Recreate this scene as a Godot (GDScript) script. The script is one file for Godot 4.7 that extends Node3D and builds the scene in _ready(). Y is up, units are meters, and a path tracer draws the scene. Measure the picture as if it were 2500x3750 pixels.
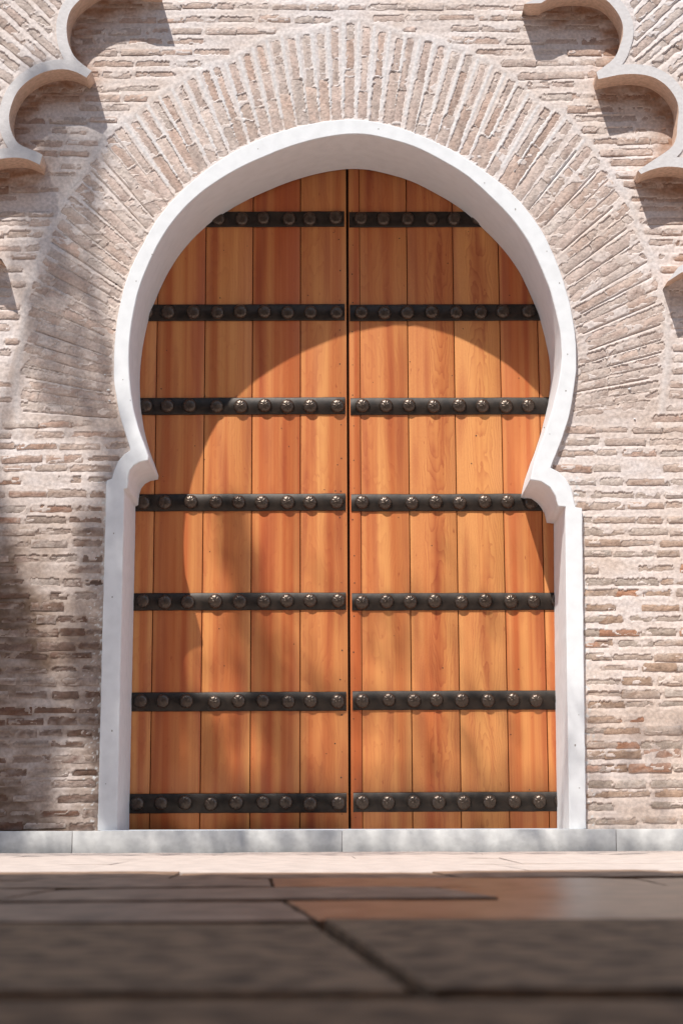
extends Node3D

const SUN := Vector3(-0.50, 1.80, 1.0)   # towards the sun, per metre in front of the wall
const LOBED_Z := 0.19                    # front face of the lobed blind arch, the brick wall behind it is at z = 0
const DOOR_Z := -0.66

var rng := RandomNumberGenerator.new()
var n_low := FastNoiseLite.new()
var n_mid := FastNoiseLite.new()
var n_fine := FastNoiseLite.new()
var mats := {}
var made := {}

# ---------------------------------------------------------------- small helpers
func noise(seed_: int, freq: float, oct: int) -> FastNoiseLite:
	var n := FastNoiseLite.new()
	n.seed = seed_
	n.noise_type = FastNoiseLite.TYPE_SIMPLEX_SMOOTH
	n.frequency = freq
	n.fractal_type = FastNoiseLite.FRACTAL_FBM
	n.fractal_octaves = oct
	return n

func lin(r: float, g: float, b: float) -> Color:
	return Color(r, g, b).linear_to_srgb()

func v2(a: Array) -> PackedVector2Array:
	var p := PackedVector2Array()
	for i in range(0, a.size(), 2):
		p.append(Vector2(a[i], a[i + 1]))
	return p

func smooth_line(p: PackedVector2Array, sub: int) -> PackedVector2Array:
	var o := PackedVector2Array()
	for i in p.size() - 1:
		var a := p[maxi(i - 1, 0)]
		var d := p[mini(i + 2, p.size() - 1)]
		for k in sub:
			o.append(p[i].cubic_interpolate(p[i + 1], a, d, float(k) / sub))
	o.append(p[p.size() - 1])
	return o

func numbered(called: String) -> String:
	var k: int = made.get(called, 0)
	made[called] = k + 1
	return called if k == 0 else "%s_%03d" % [called, k]

func thing(called: String, label: String, category: String, at := Vector3.ZERO, group := "") -> Node3D:
	var o := Node3D.new()
	o.name = numbered(called)
	add_child(o)
	o.position = at
	o.set_meta("label", label)
	o.set_meta("category", category)
	if group != "":
		o.set_meta("group", group)
	return o

func part(called: String, mesh: Mesh, m: Material, parent: Node) -> MeshInstance3D:
	var o := MeshInstance3D.new()
	o.name = called
	o.mesh = mesh
	if m:
		o.material_override = m
	parent.add_child(o, true)
	return o

func st_new() -> SurfaceTool:
	var st := SurfaceTool.new()
	st.begin(Mesh.PRIMITIVE_TRIANGLES)
	return st

func quad(st: SurfaceTool, a: Vector3, b: Vector3, c: Vector3, d: Vector3) -> void:   # clockwise seen from the front
	for p: Vector3 in [a, b, c, a, c, d]:
		st.add_vertex(p)

func flat_mesh(st: SurfaceTool) -> ArrayMesh:
	st.generate_normals()
	return st.commit()

# a box with chamfered edges, between two corners
func chamfer_box(st: SurfaceTool, lo: Vector3, hi: Vector3, c: float) -> void:
	var m := (lo + hi) / 2.0
	var e := (hi - lo) / 2.0
	var f := func(sx: float, sy: float, sz: float, ax: int) -> Vector3:
		var q := Vector3(sx * (e.x - (0.0 if ax == 0 else c)), sy * (e.y - (0.0 if ax == 1 else c)), sz * (e.z - (0.0 if ax == 2 else c)))
		return m + q
	var tri := func(a: Vector3, b: Vector3, d: Vector3) -> void:
		var n := (d - a).cross(b - a)
		if n.dot((a + b + d) / 3.0 - m) < 0.0:
			var t := b
			b = d
			d = t
		st.add_vertex(a); st.add_vertex(b); st.add_vertex(d)
	for ax in 3:
		for s: float in [-1.0, 1.0]:
			var p := []
			for q in [[-1.0, -1.0], [1.0, -1.0], [1.0, 1.0], [-1.0, 1.0]]:
				var w := [0.0, 0.0, 0.0]
				w[ax] = s
				w[(ax + 1) % 3] = q[0]
				w[(ax + 2) % 3] = q[1]
				p.append(f.call(w[0], w[1], w[2], ax))
			tri.call(p[0], p[1], p[2])
			tri.call(p[0], p[2], p[3])
	for ax in 3:   # edges along ax
		var b := (ax + 1) % 3
		var d := (ax + 2) % 3
		for s: float in [-1.0, 1.0]:
			for t: float in [-1.0, 1.0]:
				var p := []
				for q in [[-1.0, b], [1.0, b], [1.0, d], [-1.0, d]]:
					var w := [0.0, 0.0, 0.0]
					w[ax] = q[0]
					w[b] = s
					w[d] = t
					p.append(f.call(w[0], w[1], w[2], q[1]))
				tri.call(p[0], p[1], p[2])
				tri.call(p[0], p[2], p[3])
	for sx: float in [-1.0, 1.0]:
		for sy: float in [-1.0, 1.0]:
			for sz: float in [-1.0, 1.0]:
				tri.call(f.call(sx, sy, sz, 0), f.call(sx, sy, sz, 1), f.call(sx, sy, sz, 2))

func box_mesh(lo: Vector3, hi: Vector3, c: float) -> ArrayMesh:
	var st := st_new()
	chamfer_box(st, lo, hi, c)
	return flat_mesh(st)

# ---------------------------------------------------------------- textures and materials
func grain_image(size: int, seed_: int, freq: float, oct: int, lo: float, hi: float) -> Image:
	var n := noise(seed_, freq, oct)
	var im := n.get_seamless_image(size, size)
	im.convert(Image.FORMAT_L8)
	var d := im.get_data()
	for i in d.size():
		d[i] = int(255.0 * clampf(lerpf(lo, hi, d[i] / 255.0), 0.0, 1.0))
	return Image.create_from_data(size, size, false, Image.FORMAT_L8, d)

func tex(im: Image) -> ImageTexture:
	im.generate_mipmaps()
	return ImageTexture.create_from_image(im)

func rough_mat(color: Color, rough: float, tint: Texture2D, bump: Texture2D, relief: float, per_m: float, vertex := false) -> StandardMaterial3D:
	var m := StandardMaterial3D.new()
	m.albedo_color = color
	m.roughness = rough
	m.albedo_texture = tint
	m.uv1_triplanar = true
	m.uv1_world_triplanar = true
	m.uv1_scale = Vector3.ONE * per_m
	if bump:
		m.heightmap_enabled = true
		m.heightmap_texture = bump
		m.heightmap_scale = relief
	m.vertex_color_use_as_albedo = vertex
	return m

func wood_texture(seed_: int, cathedral: float, red: float) -> ImageTexture:
	var w := 192
	var h := 1024
	var a := noise(seed_, 1.0, 3)
	var b := noise(seed_ + 7, 1.0, 2)
	var d := PackedByteArray()
	d.resize(w * h * 3)
	var k := 0
	var c := rng.randf_range(0.3, 0.7)
	for y in h:
		var v := float(y) / h
		var cv := c + 0.12 * b.get_noise_2d(v * 1.7, 3.3)
		for x in w:
			var u := float(x) / w
			var warp := a.get_noise_2d(u * 1.6, v * 5.0)
			var f := (u - cv) * (u - cv) * 5.0 * cathedral + v * 1.3 * cathedral + u * 1.2 * (1.0 - cathedral) + warp * 0.35 + 0.03 * a.get_noise_2d(u * 5.0 + 9.0, v * 60.0)
			var ring := fposmod(f * 9.0, 1.0)
			ring = ring * ring * ring
			var tone := 0.40 + 0.68 * b.get_noise_2d(u * 2.6 + 5.0, v * 0.9) + red
			var streak := a.get_noise_2d(u * 15.0, v * 1.1 + 20.0)
			var dark := 1.0 - (0.04 + 0.16 * cathedral) * ring - 0.08 * maxf(streak, 0.0) - 0.34 * clampf(b.get_noise_2d(u * 2.2 - 8.0, v * 3.2) - 0.05, 0.0, 1.0)
			tone = clampf(tone + 0.09 * streak, 0.0, 1.0)
			var knot := a.get_noise_2d(u * 7.0 + 40.0, v * 40.0 + 40.0)
			if knot > 0.62:
				dark *= 1.0 - 1.6 * minf(knot - 0.62, 0.2)
			d[k] = int(255.0 * pow(lerpf(0.70, 0.49, tone) * dark, 0.4545))
			d[k + 1] = int(255.0 * pow(lerpf(0.315, 0.118, tone) * dark * dark, 0.4545))
			d[k + 2] = int(255.0 * pow(lerpf(0.098, 0.026, tone) * dark * dark, 0.4545))
			k += 3
	return tex(Image.create_from_data(w, h, false, Image.FORMAT_RGB8, d))

# ---------------------------------------------------------------- masonry: a height field of mortar into which bricks are bedded
class Field:
	var x0 := 0.0
	var y0 := 0.0
	var st := 0.01
	var nx := 0
	var ny := 0
	var h: PackedFloat32Array
	var pale: PackedFloat32Array
	var stain: PackedFloat32Array
	var skip: PackedByteArray
	var n_low: FastNoiseLite
	var n_mid: FastNoiseLite
	var n_fine: FastNoiseLite

	func _init(ax: float, ay: float, bx: float, by: float, step: float, noises: Array) -> void:
		x0 = ax; y0 = ay; st = step
		nx = int(ceil((bx - ax) / st)) + 1
		ny = int(ceil((by - ay) / st)) + 1
		n_low = noises[0]; n_mid = noises[1]; n_fine = noises[2]
		h.resize(nx * ny); pale.resize(nx * ny); stain.resize(nx * ny); skip.resize(nx * ny)
		for j in ny:
			var y := y0 + j * st
			for i in nx:
				var x := x0 + i * st
				h[j * nx + i] = 0.005 * n_low.get_noise_2d(x, y) + 0.0022 * n_mid.get_noise_2d(x * 0.7, y * 1.6)

	func brick(cx: float, cy: float, ang: float, L: float, H: float, zb: float, under: float, cover: float) -> void:
		var c := cos(ang)
		var s := sin(ang)
		var ex := (L * absf(c) + H * absf(s)) / 2.0 + 0.03
		var ey := (L * absf(s) + H * absf(c)) / 2.0 + 0.03
		var i0 := maxi(0, int((cx - ex - x0) / st)); var i1 := mini(nx - 1, int((cx + ex - x0) / st) + 1)
		var j0 := maxi(0, int((cy - ey - y0) / st)); var j1 := mini(ny - 1, int((cy + ey - y0) / st) + 1)
		for j in range(j0, j1 + 1):
			var y := y0 + j * st
			for i in range(i0, i1 + 1):
				var x := x0 + i * st
				var u := (x - cx) * c + (y - cy) * s
				var v := -(x - cx) * s + (y - cy) * c
				var e := minf(L / 2.0 - absf(u), H / 2.0 - absf(v))
				if e < -0.028:
					continue
				e += 0.008 * n_fine.get_noise_2d(x * 0.8, y * 0.8) + 0.004 * n_mid.get_noise_2d(x, y)
				var k := j * nx + i
				if e > 0.002:
					if n_mid.get_noise_2d(x * 0.55 + 31.0, y * 1.1 + 7.0) > cover:
						h[k] = maxf(h[k] * 0.6, zb + 0.0015)
					else:
						h[k] = zb - 0.006
				elif e > -0.026:
					if v < 0.0:
						h[k] = h[k] - under * clampf(1.0 + e / 0.026, 0.0, 1.0)
					else:
						h[k] = h[k] + 0.003 * clampf(1.0 + e / 0.02, 0.0, 1.0)

	# along a line: lifts or sinks the mortar, makes it paler, stains it
	func line(p: PackedVector2Array, width: float, lift: float, to_pale: float, to_stain := 0.0, off := Vector2.ZERO) -> void:
		for q in p.size() - 1:
			var a := p[q] + off
			var b := p[q + 1] + off
			var i0 := maxi(0, int((minf(a.x, b.x) - width - x0) / st)); var i1 := mini(nx - 1, int((maxf(a.x, b.x) + width - x0) / st) + 1)
			var j0 := maxi(0, int((minf(a.y, b.y) - width - y0) / st)); var j1 := mini(ny - 1, int((maxf(a.y, b.y) + width - y0) / st) + 1)
			var ab := b - a
			var l2 := maxf(ab.length_squared(), 1e-9)
			for j in range(j0, j1 + 1):
				for i in range(i0, i1 + 1):
					var w := Vector2(x0 + i * st, y0 + j * st)
					var t := clampf((w - a).dot(ab) / l2, 0.0, 1.0)
					var d := w.distance_to(a + ab * t)
					if d >= width:
						continue
					var f := 1.0 - d / width
					f = f * f * (3.0 - 2.0 * f)
					var k := j * nx + i
					if lift > 0.0:
						h[k] = maxf(h[k], lift * f)
					elif lift < 0.0:
						h[k] = minf(h[k], lift * f)
					pale[k] = maxf(pale[k], to_pale * f)
					stain[k] = maxf(stain[k], to_stain * f)

	# cells between the left and right edge of an outline are left out
	func cut(outline: PackedVector2Array, shrink: float) -> void:
		for j in ny:
			var y := y0 + j * st
			var lo := 1e9
			var hi := -1e9
			for q in outline.size() - 1:
				var a := outline[q]
				var b := outline[q + 1]
				if (a.y - y) * (b.y - y) <= 0.0 and a.y != b.y:
					var x := a.x + (b.x - a.x) * (y - a.y) / (b.y - a.y)
					lo = minf(lo, x)
					hi = maxf(hi, x)
			for i in nx:
				var x := x0 + i * st
				if x > lo + shrink and x < hi - shrink:
					skip[j * nx + i] = 1

	func mesh(z: float, paint: Callable) -> ArrayMesh:
		var id := PackedInt32Array()
		id.resize(nx * ny)
		id.fill(-1)
		var pos := PackedVector3Array()
		var nor := PackedVector3Array()
		var col := PackedColorArray()
		var ix := PackedInt32Array()
		for j in ny:
			for i in nx:
				var k := j * nx + i
				if skip[k]:
					continue
				id[k] = pos.size()
				var x := x0 + i * st
				var y := y0 + j * st
				pos.append(Vector3(x, y, z + h[k]))
				var gx := h[k + 1 if i < nx - 1 else k] - h[k - 1 if i > 0 else k]
				var gy := h[k + nx if j < ny - 1 else k] - h[k - nx if j > 0 else k]
				nor.append(Vector3(-gx, -gy, 2.0 * st).normalized())
				col.append(paint.call(x, y, pale[k], stain[k]))
		for j in ny - 1:
			for i in nx - 1:
				var a := id[j * nx + i]
				var b := id[j * nx + i + 1]
				var c := id[(j + 1) * nx + i + 1]
				var d := id[(j + 1) * nx + i]
				if a < 0 or b < 0 or c < 0 or d < 0:
					continue
				ix.append_array([a, d, c, a, c, b])
		var ar := []
		ar.resize(Mesh.ARRAY_MAX)
		ar[Mesh.ARRAY_VERTEX] = pos
		ar[Mesh.ARRAY_NORMAL] = nor
		ar[Mesh.ARRAY_COLOR] = col
		ar[Mesh.ARRAY_INDEX] = ix
		var m := ArrayMesh.new()
		m.add_surface_from_arrays(Mesh.PRIMITIVE_TRIANGLES, ar)
		return m

	func stain_at(x: float, y: float) -> float:
		var i := clampi(int((x - x0) / st), 0, nx - 1)
		var j := clampi(int((y - y0) / st), 0, ny - 1)
		return stain[j * nx + i]

func mix3(a: Vector3, b: Vector3, t: float) -> Vector3:
	return a.lerp(b, clampf(t, 0.0, 1.0))

func mortar_color(x: float, y: float, pale: float, stain: float) -> Color:
	var a := n_low.get_noise_2d(x * 0.8, y * 1.2)
	var b := n_mid.get_noise_2d(x * 0.6 + 50.0, y * 1.3)
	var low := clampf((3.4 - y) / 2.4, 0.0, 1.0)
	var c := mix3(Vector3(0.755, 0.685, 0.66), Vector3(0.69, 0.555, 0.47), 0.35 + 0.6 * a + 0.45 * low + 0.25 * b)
	var w := Vector2(x, y) - fan_centre
	if y > 2.88 and w.length() < 2.45:   # less lime has stayed on the flanks of the fan
		c = mix3(c, Vector3(0.57, 0.455, 0.385), clampf((0.80 - w.y / w.length()) * 4.0, 0.0, 0.40) + 0.2 * b)
	var dirt_shade := clampf((2.9 - y) / 2.0, 0.0, 1.0) * clampf((-1.3 - x) / 0.4, 0.0, 1.0)  # damp dirt at the lower left, with tree shade painted in
	dirt_shade = minf(1.0, dirt_shade + 0.7 * clampf((-1.95 - x) / 0.4, 0.0, 1.0) * clampf((2.5 - y) / 0.8, 0.0, 1.0))  # deepens the tree shade at the far left by mortar colour
	c = mix3(c, Vector3(0.155, 0.10, 0.07), dirt_shade * (0.75 + 0.5 * a + 0.3 * b))
	c = mix3(c, Vector3(0.75, 0.725, 0.715), pale)
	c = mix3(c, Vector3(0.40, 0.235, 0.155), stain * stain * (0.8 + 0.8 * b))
	if absf(x) > 1.62 and absf(x) < 1.80 and y < 2.6:   # splashes of lime beside the white jambs
		var s := n_fine.get_noise_2d(x * 0.9 + 11.0, y * 0.9)
		c = mix3(c, Vector3(0.68, 0.68, 0.67), clampf((s - 0.16 - (absf(x) - 1.66) * 3.0) * 7.0, 0.0, 0.9))
	return Color(c.x, c.y, c.z)

func brick_color(x: float, y: float, stain: float) -> Vector3:
	var k := rng.randf()
	var c := Vector3(0.57, 0.44, 0.38)
	if k < 0.3:
		c = Vector3(0.53, 0.38, 0.31)
	elif k < 0.5:
		c = Vector3(0.59, 0.485, 0.43)
	var d := Vector3(0.42, 0.285, 0.205)
	if k < 0.15:
		d = Vector3(0.43, 0.22, 0.135)
	elif k < 0.5:
		d = Vector3(0.45, 0.36, 0.295)
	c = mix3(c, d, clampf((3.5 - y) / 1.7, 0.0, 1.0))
	var dirt_shade := clampf((2.9 - y) / 2.0, 0.0, 1.0) * clampf((-1.3 - x) / 0.4, 0.0, 1.0)  # the bricks take the same damp dirt and painted shade
	c = mix3(c, Vector3(0.095, 0.046, 0.031), minf(dirt_shade * 1.7, 0.85))
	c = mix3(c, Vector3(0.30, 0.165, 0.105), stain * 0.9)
	return c * rng.randf_range(0.90, 1.12)

# one hand-made brick, 56 triangles: an uneven face with soft edges and four sides
func brick_mesh(L: float, H: float, col: Vector3, lime: float, seed_: float) -> ArrayMesh:
	var pos := PackedVector3Array()
	var nor := PackedVector3Array()
	var clr := PackedColorArray()
	var ix := PackedInt32Array()
	var us := [-0.5, -0.40, -0.18, 0.02, 0.21, 0.42, 0.5]
	var vs := [-0.5, 0.04, 0.5]
	for j in 3:
		for i in 7:
			var x: float = us[i] * L
			var y: float = vs[j] * H
			var rim := (i == 0 or i == 6 or j != 1)
			var nz := n_fine.get_noise_2d(seed_ + x * 0.9, seed_ * 0.7 + y * 1.5)
			x += 0.004 * n_mid.get_noise_2d(seed_ + i * 3.1, j * 1.7)
			y += 0.006 * n_mid.get_noise_2d(seed_ * 1.3 + i * 1.1, 20.0 + j * 2.7) * (1.0 if j != 1 else 0.4)
			pos.append(Vector3(x, y, (-0.0015 if rim else 0.001) + 0.005 * nz))
			var n := Vector3(us[i] * 0.5 if rim else 0.0, vs[j] * 0.5, 1.0) + 0.25 * Vector3(n_fine.get_noise_2d(seed_ + 7.0 + i, j), n_fine.get_noise_2d(seed_ - 9.0 + i, j + 5.0), 0.0)
			nor.append(n.normalized())
			var c := col * (1.0 + 0.35 * nz)
			c = mix3(c, Vector3(0.62, 0.54, 0.485), (0.18 if rim else 0.0) + lime + 0.5 * n_mid.get_noise_2d(seed_ * 0.3 + us[i] * 2.0, 60.0 + vs[j]))
			clr.append(Color(c.x, c.y, c.z))
	for j in 2:
		for i in 6:
			var a := j * 7 + i
			ix.append_array([a, a + 7, a + 8, a, a + 8, a + 1])
	var ring := [0, 7, 14, 15, 16, 17, 18, 19, 20, 13, 6, 5, 4, 3, 2, 1]
	var base := pos.size()
	for q in ring.size():
		var p := pos[ring[q]]
		var n := Vector3(p.x / L, p.y / H, 0.2).normalized()
		pos.append(p); nor.append(n); clr.append(clr[ring[q]])
		pos.append(Vector3(p.x, p.y, -0.05)); nor.append(n); clr.append(clr[ring[q]])
	for q in ring.size():
		var a := base + q * 2
		var b := base + ((q + 1) % ring.size()) * 2
		ix.append_array([a, a + 1, b + 1, a, b + 1, b])
	var ar := []
	ar.resize(Mesh.ARRAY_MAX)
	ar[Mesh.ARRAY_VERTEX] = pos
	ar[Mesh.ARRAY_NORMAL] = nor
	ar[Mesh.ARRAY_COLOR] = clr
	ar[Mesh.ARRAY_INDEX] = ix
	var m := ArrayMesh.new()
	m.add_surface_from_arrays(Mesh.PRIMITIVE_TRIANGLES, ar)
	return m

# bricks: dictionaries x, y, a(ngle), L, H, z, lime; the 300 that show largest are parts, the rest one part
func lay_bricks(bricks: Array, parent: Node3D, f: Field, z: float, rest_name: String) -> void:
	bricks.sort_custom(func(p, q): return p.rank > q.rank)
	var rest := st_new()
	var left := 0
	for k in bricks.size():
		var b: Dictionary = bricks[k]
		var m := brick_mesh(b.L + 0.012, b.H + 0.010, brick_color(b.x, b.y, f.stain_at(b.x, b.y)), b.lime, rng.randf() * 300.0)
		var at := Transform3D(Basis(Vector3(0, 0, 1), b.a), Vector3(b.x, b.y, z + b.z))
		if k < 300:
			part("brick", m, mats.brick, parent).transform = at
		else:
			rest.append_from(m, 0, at)
			left += 1
	if left > 0:
		part(rest_name, rest.commit(), mats.brick, parent).set_meta("kind", "stuff")

# ---------------------------------------------------------------- outlines, in metres on the wall
var in_arch := v2([-1.364, 2.753, -1.392, 2.830, -1.428, 2.928, -1.465, 3.053, -1.493, 3.195, -1.509, 3.338, -1.516, 3.473, -1.509, 3.649, -1.483, 3.840, -1.443, 4.014, -1.375, 4.198, -1.275, 4.404, -1.140, 4.588, -0.983, 4.738, -0.760, 4.888, -0.531, 4.999, -0.308, 5.086, -0.085, 5.141, 0.090, 5.160, 0.267, 5.143, 0.534, 5.064, 0.756, 4.945, 0.932, 4.827, 1.102, 4.664, 1.223, 4.532, 1.326, 4.389, 1.402, 4.242, 1.469, 4.075, 1.512, 3.948, 1.551, 3.774, 1.573, 3.638, 1.579, 3.508, 1.573, 3.417, 1.555, 3.301, 1.526, 3.176, 1.488, 3.043, 1.442, 2.909, 1.404, 2.812, 1.359, 2.680, 1.335, 2.574])
var in_left := v2([-1.537, 0.146, -1.535, 1.342, -1.531, 2.305, -1.532, 2.519, -1.507, 2.523, -1.504, 2.609, -1.492, 2.655, -1.463, 2.690, -1.425, 2.712, -1.367, 2.725])
var in_right := v2([1.408, 2.560, 1.467, 2.520, 1.508, 2.459, 1.524, 2.384, 1.575, 2.380, 1.573, 2.294, 1.558, 1.331, 1.545, 0.146])
var out_arch := v2([-1.492, 2.799, -1.531, 2.916, -1.573, 3.056, -1.602, 3.196, -1.618, 3.316, -1.623, 3.457, -1.618, 3.619, -1.588, 3.863, -1.533, 4.088, -1.449, 4.287, -1.350, 4.480, -1.235, 4.640, -1.095, 4.785, -0.932, 4.923, -0.737, 5.050, -0.487, 5.166, -0.219, 5.241, 0.000, 5.272, 0.110, 5.273, 0.223, 5.262, 0.446, 5.205, 0.669, 5.110, 0.872, 5.000, 1.066, 4.860, 1.200, 4.745, 1.323, 4.611, 1.451, 4.426, 1.535, 4.241, 1.593, 4.075, 1.648, 3.856, 1.678, 3.637, 1.683, 3.507, 1.680, 3.390, 1.663, 3.256, 1.627, 3.059, 1.580, 2.917, 1.534, 2.793, 1.478, 2.662])
var out_left := v2([-1.669, 0.146, -1.666, 1.343, -1.660, 2.306, -1.659, 2.541, -1.654, 2.580, -1.620, 2.594, -1.604, 2.655, -1.580, 2.716, -1.538, 2.769])
var out_right := v2([1.534, 2.630, 1.581, 2.581, 1.618, 2.519, 1.633, 2.458, 1.645, 2.376, 1.691, 2.370, 1.693, 2.294, 1.676, 1.331, 1.660, 0.146])
var fan := v2([-2.300, 2.938, -2.325, 3.330, -2.293, 3.575, -2.271, 3.934, -2.219, 4.098, -2.180, 4.265, -2.096, 4.468, -2.011, 4.672, -1.917, 4.831, -1.780, 5.050, -1.693, 5.210, -1.534, 5.325, -1.376, 5.467, -1.206, 5.571, -1.005, 5.714, -0.870, 5.742, -0.717, 5.819, -0.618, 5.896, -0.436, 5.963, -0.229, 5.973, -0.038, 6.059, 0.183, 6.067, 0.364, 5.999, 0.653, 5.920, 0.879, 5.852, 0.996, 5.793, 1.164, 5.706, 1.337, 5.570, 1.476, 5.399, 1.640, 5.343, 1.733, 5.208, 1.820, 5.113, 1.948, 4.905, 2.067, 4.733, 2.173, 4.434, 2.318, 4.036, 2.346, 3.577, 2.306, 3.207, 2.253, 2.931])
var fan_centre := Vector2(0.025, 2.90)
var lobe_l1 := v2([-1.805, 5.589, -1.855, 5.627, -1.900, 5.665, -1.937, 5.707, -1.965, 5.764, -1.984, 5.821, -1.994, 5.888, -1.996, 5.945, -1.988, 6.003, -1.972, 6.055, -1.946, 6.098, -1.902, 6.146, -1.84, 6.20, -1.76, 6.245, -1.68, 6.265, -1.60, 6.268, -1.52, 6.25, -1.45, 6.225])
var lobe_l2 := v2([-2.146, 4.946, -2.192, 4.972, -2.246, 4.993, -2.317, 5.028, -2.349, 5.070, -2.368, 5.107, -2.387, 5.163, -2.395, 5.219, -2.393, 5.276, -2.375, 5.350, -2.346, 5.421, -2.304, 5.477, -2.252, 5.524, -2.182, 5.568, -2.120, 5.590, -2.050, 5.602, -1.978, 5.599, -1.907, 5.575, -1.842, 5.537])
var lobe_l3 := v2([-2.514, 4.278, -2.60, 4.32, -2.68, 4.38, -2.73, 4.46, -2.75, 4.56, -2.74, 4.66, -2.70, 4.75, -2.64, 4.83, -2.56, 4.88, -2.50, 4.905, -2.455, 4.915, -2.420, 4.920, -2.367, 4.925, -2.314, 4.923, -2.252, 4.912, -2.199, 4.888, -2.163, 4.869])
var lobe_r1 := v2([1.477, 6.106, 1.52, 6.135, 1.60, 6.165, 1.69, 6.18, 1.79, 6.18, 1.88, 6.165, 1.948, 6.132, 1.995, 6.083, 2.034, 6.026, 2.059, 5.968, 2.069, 5.911, 2.064, 5.844, 2.044, 5.778, 2.024, 5.721, 1.987, 5.664, 1.932, 5.617, 1.864, 5.566])
var lobe_r2 := v2([1.876, 5.512, 1.947, 5.527, 2.010, 5.541, 2.081, 5.550, 2.152, 5.550, 2.223, 5.541, 2.293, 5.517, 2.354, 5.474, 2.396, 5.427, 2.434, 5.361, 2.449, 5.304, 2.450, 5.248, 2.440, 5.183, 2.433, 5.108, 2.427, 5.062, 2.398, 4.997, 2.344, 4.950, 2.263, 4.895, 2.141, 4.812])
var lobe_r3 := v2([2.162, 4.784, 2.224, 4.812, 2.295, 4.832, 2.357, 4.839, 2.410, 4.837, 2.469, 4.829, 2.55, 4.80, 2.62, 4.745, 2.67, 4.66, 2.69, 4.56, 2.685, 4.46, 2.65, 4.37, 2.59, 4.28, 2.51, 4.16, 2.405, 4.085])

func lobe_arc(a: Vector2, b: Vector2, bulge: float, n: int) -> PackedVector2Array:   # a lobe between two cusps, bulging to the left of a > b
	var m := (a + b) / 2.0
	var r := a.distance_to(b) / 2.0
	var d := (b - a).normalized()
	var s := Vector2(-d.y, d.x)
	var o := PackedVector2Array()
	for k in n + 1:
		var t := PI * (k / float(n) * 1.16 - 0.08)
		o.append(m - d * cos(t) * r * 1.06 + s * (sin(t) * r * bulge))
	return o

# the opening of the lobed arch from the lower left, over the top, to the lower right
func lobed_opening() -> PackedVector2Array:
	var p := PackedVector2Array()
	p.append_array([Vector2(-3.25, -0.2), Vector2(-3.25, 2.9)])
	p.append_array(lobe_arc(Vector2(-2.86, 3.45), Vector2(-2.53, 4.20), 1.15, 14))
	p.append_array(smooth_line(lobe_l3, 2))
	p.append_array(smooth_line(lobe_l2, 2))
	var l1 := smooth_line(lobe_l1, 2)
	p.append_array(l1)
	p.append_array(lobe_arc(Vector2(-1.40, 6.29), Vector2(-0.95, 6.93), 1.1, 14))
	p.append_array(lobe_arc(Vector2(-0.90, 6.99), Vector2(-0.34, 7.34), 1.1, 14))
	p.append_array(lobe_arc(Vector2(-0.28, 7.38), Vector2(0.32, 7.36), 1.15, 14))
	p.append_array(lobe_arc(Vector2(0.38, 7.32), Vector2(0.95, 6.92), 1.1, 14))
	p.append_array(lobe_arc(Vector2(1.0, 6.86), Vector2(1.44, 6.17), 1.1, 14))
	p.append_array(smooth_line(lobe_r1, 2))
	p.append_array(smooth_line(lobe_r2, 2))
	p.append_array(smooth_line(lobe_r3, 2))
	p.append_array(lobe_arc(Vector2(2.43, 4.02), Vector2(2.80, 3.30), 1.15, 14))
	p.append_array([Vector2(3.25, 2.8), Vector2(3.25, -0.2)])
	return p

func poly_face(st: SurfaceTool, poly: PackedVector2Array, z: float) -> void:
	var t := Geometry2D.triangulate_polygon(poly)
	for k in range(0, t.size(), 3):
		var a := poly[t[k]]
		var b := poly[t[k + 1]]
		var c := poly[t[k + 2]]
		if (b - a).cross(c - a) > 0.0:
			var q := b
			b = c
			c = q
		for p: Vector2 in [a, b, c]:
			st.set_normal(Vector3(0, 0, 1))
			st.add_vertex(Vector3(p.x, p.y, z))

func shift_line(p: PackedVector2Array, d: float) -> PackedVector2Array:   # moved sideways by d, to the left of its direction
	var o := PackedVector2Array()
	for i in p.size():
		var t := (p[mini(i + 1, p.size() - 1)] - p[maxi(i - 1, 0)]).normalized()
		o.append(p[i] + Vector2(-t.y, t.x) * d)
	return o

func ribbon(st: SurfaceTool, a: PackedVector2Array, za: float, b: PackedVector2Array, zb: float, flip: bool) -> void:
	for i in a.size() - 1:
		var p := Vector3(a[i].x, a[i].y, za)
		var q := Vector3(a[i + 1].x, a[i + 1].y, za)
		var r := Vector3(b[i + 1].x, b[i + 1].y, zb)
		var s := Vector3(b[i].x, b[i].y, zb)
		if flip:
			quad(st, p, s, r, q)
		else:
			quad(st, p, q, r, s)

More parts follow.
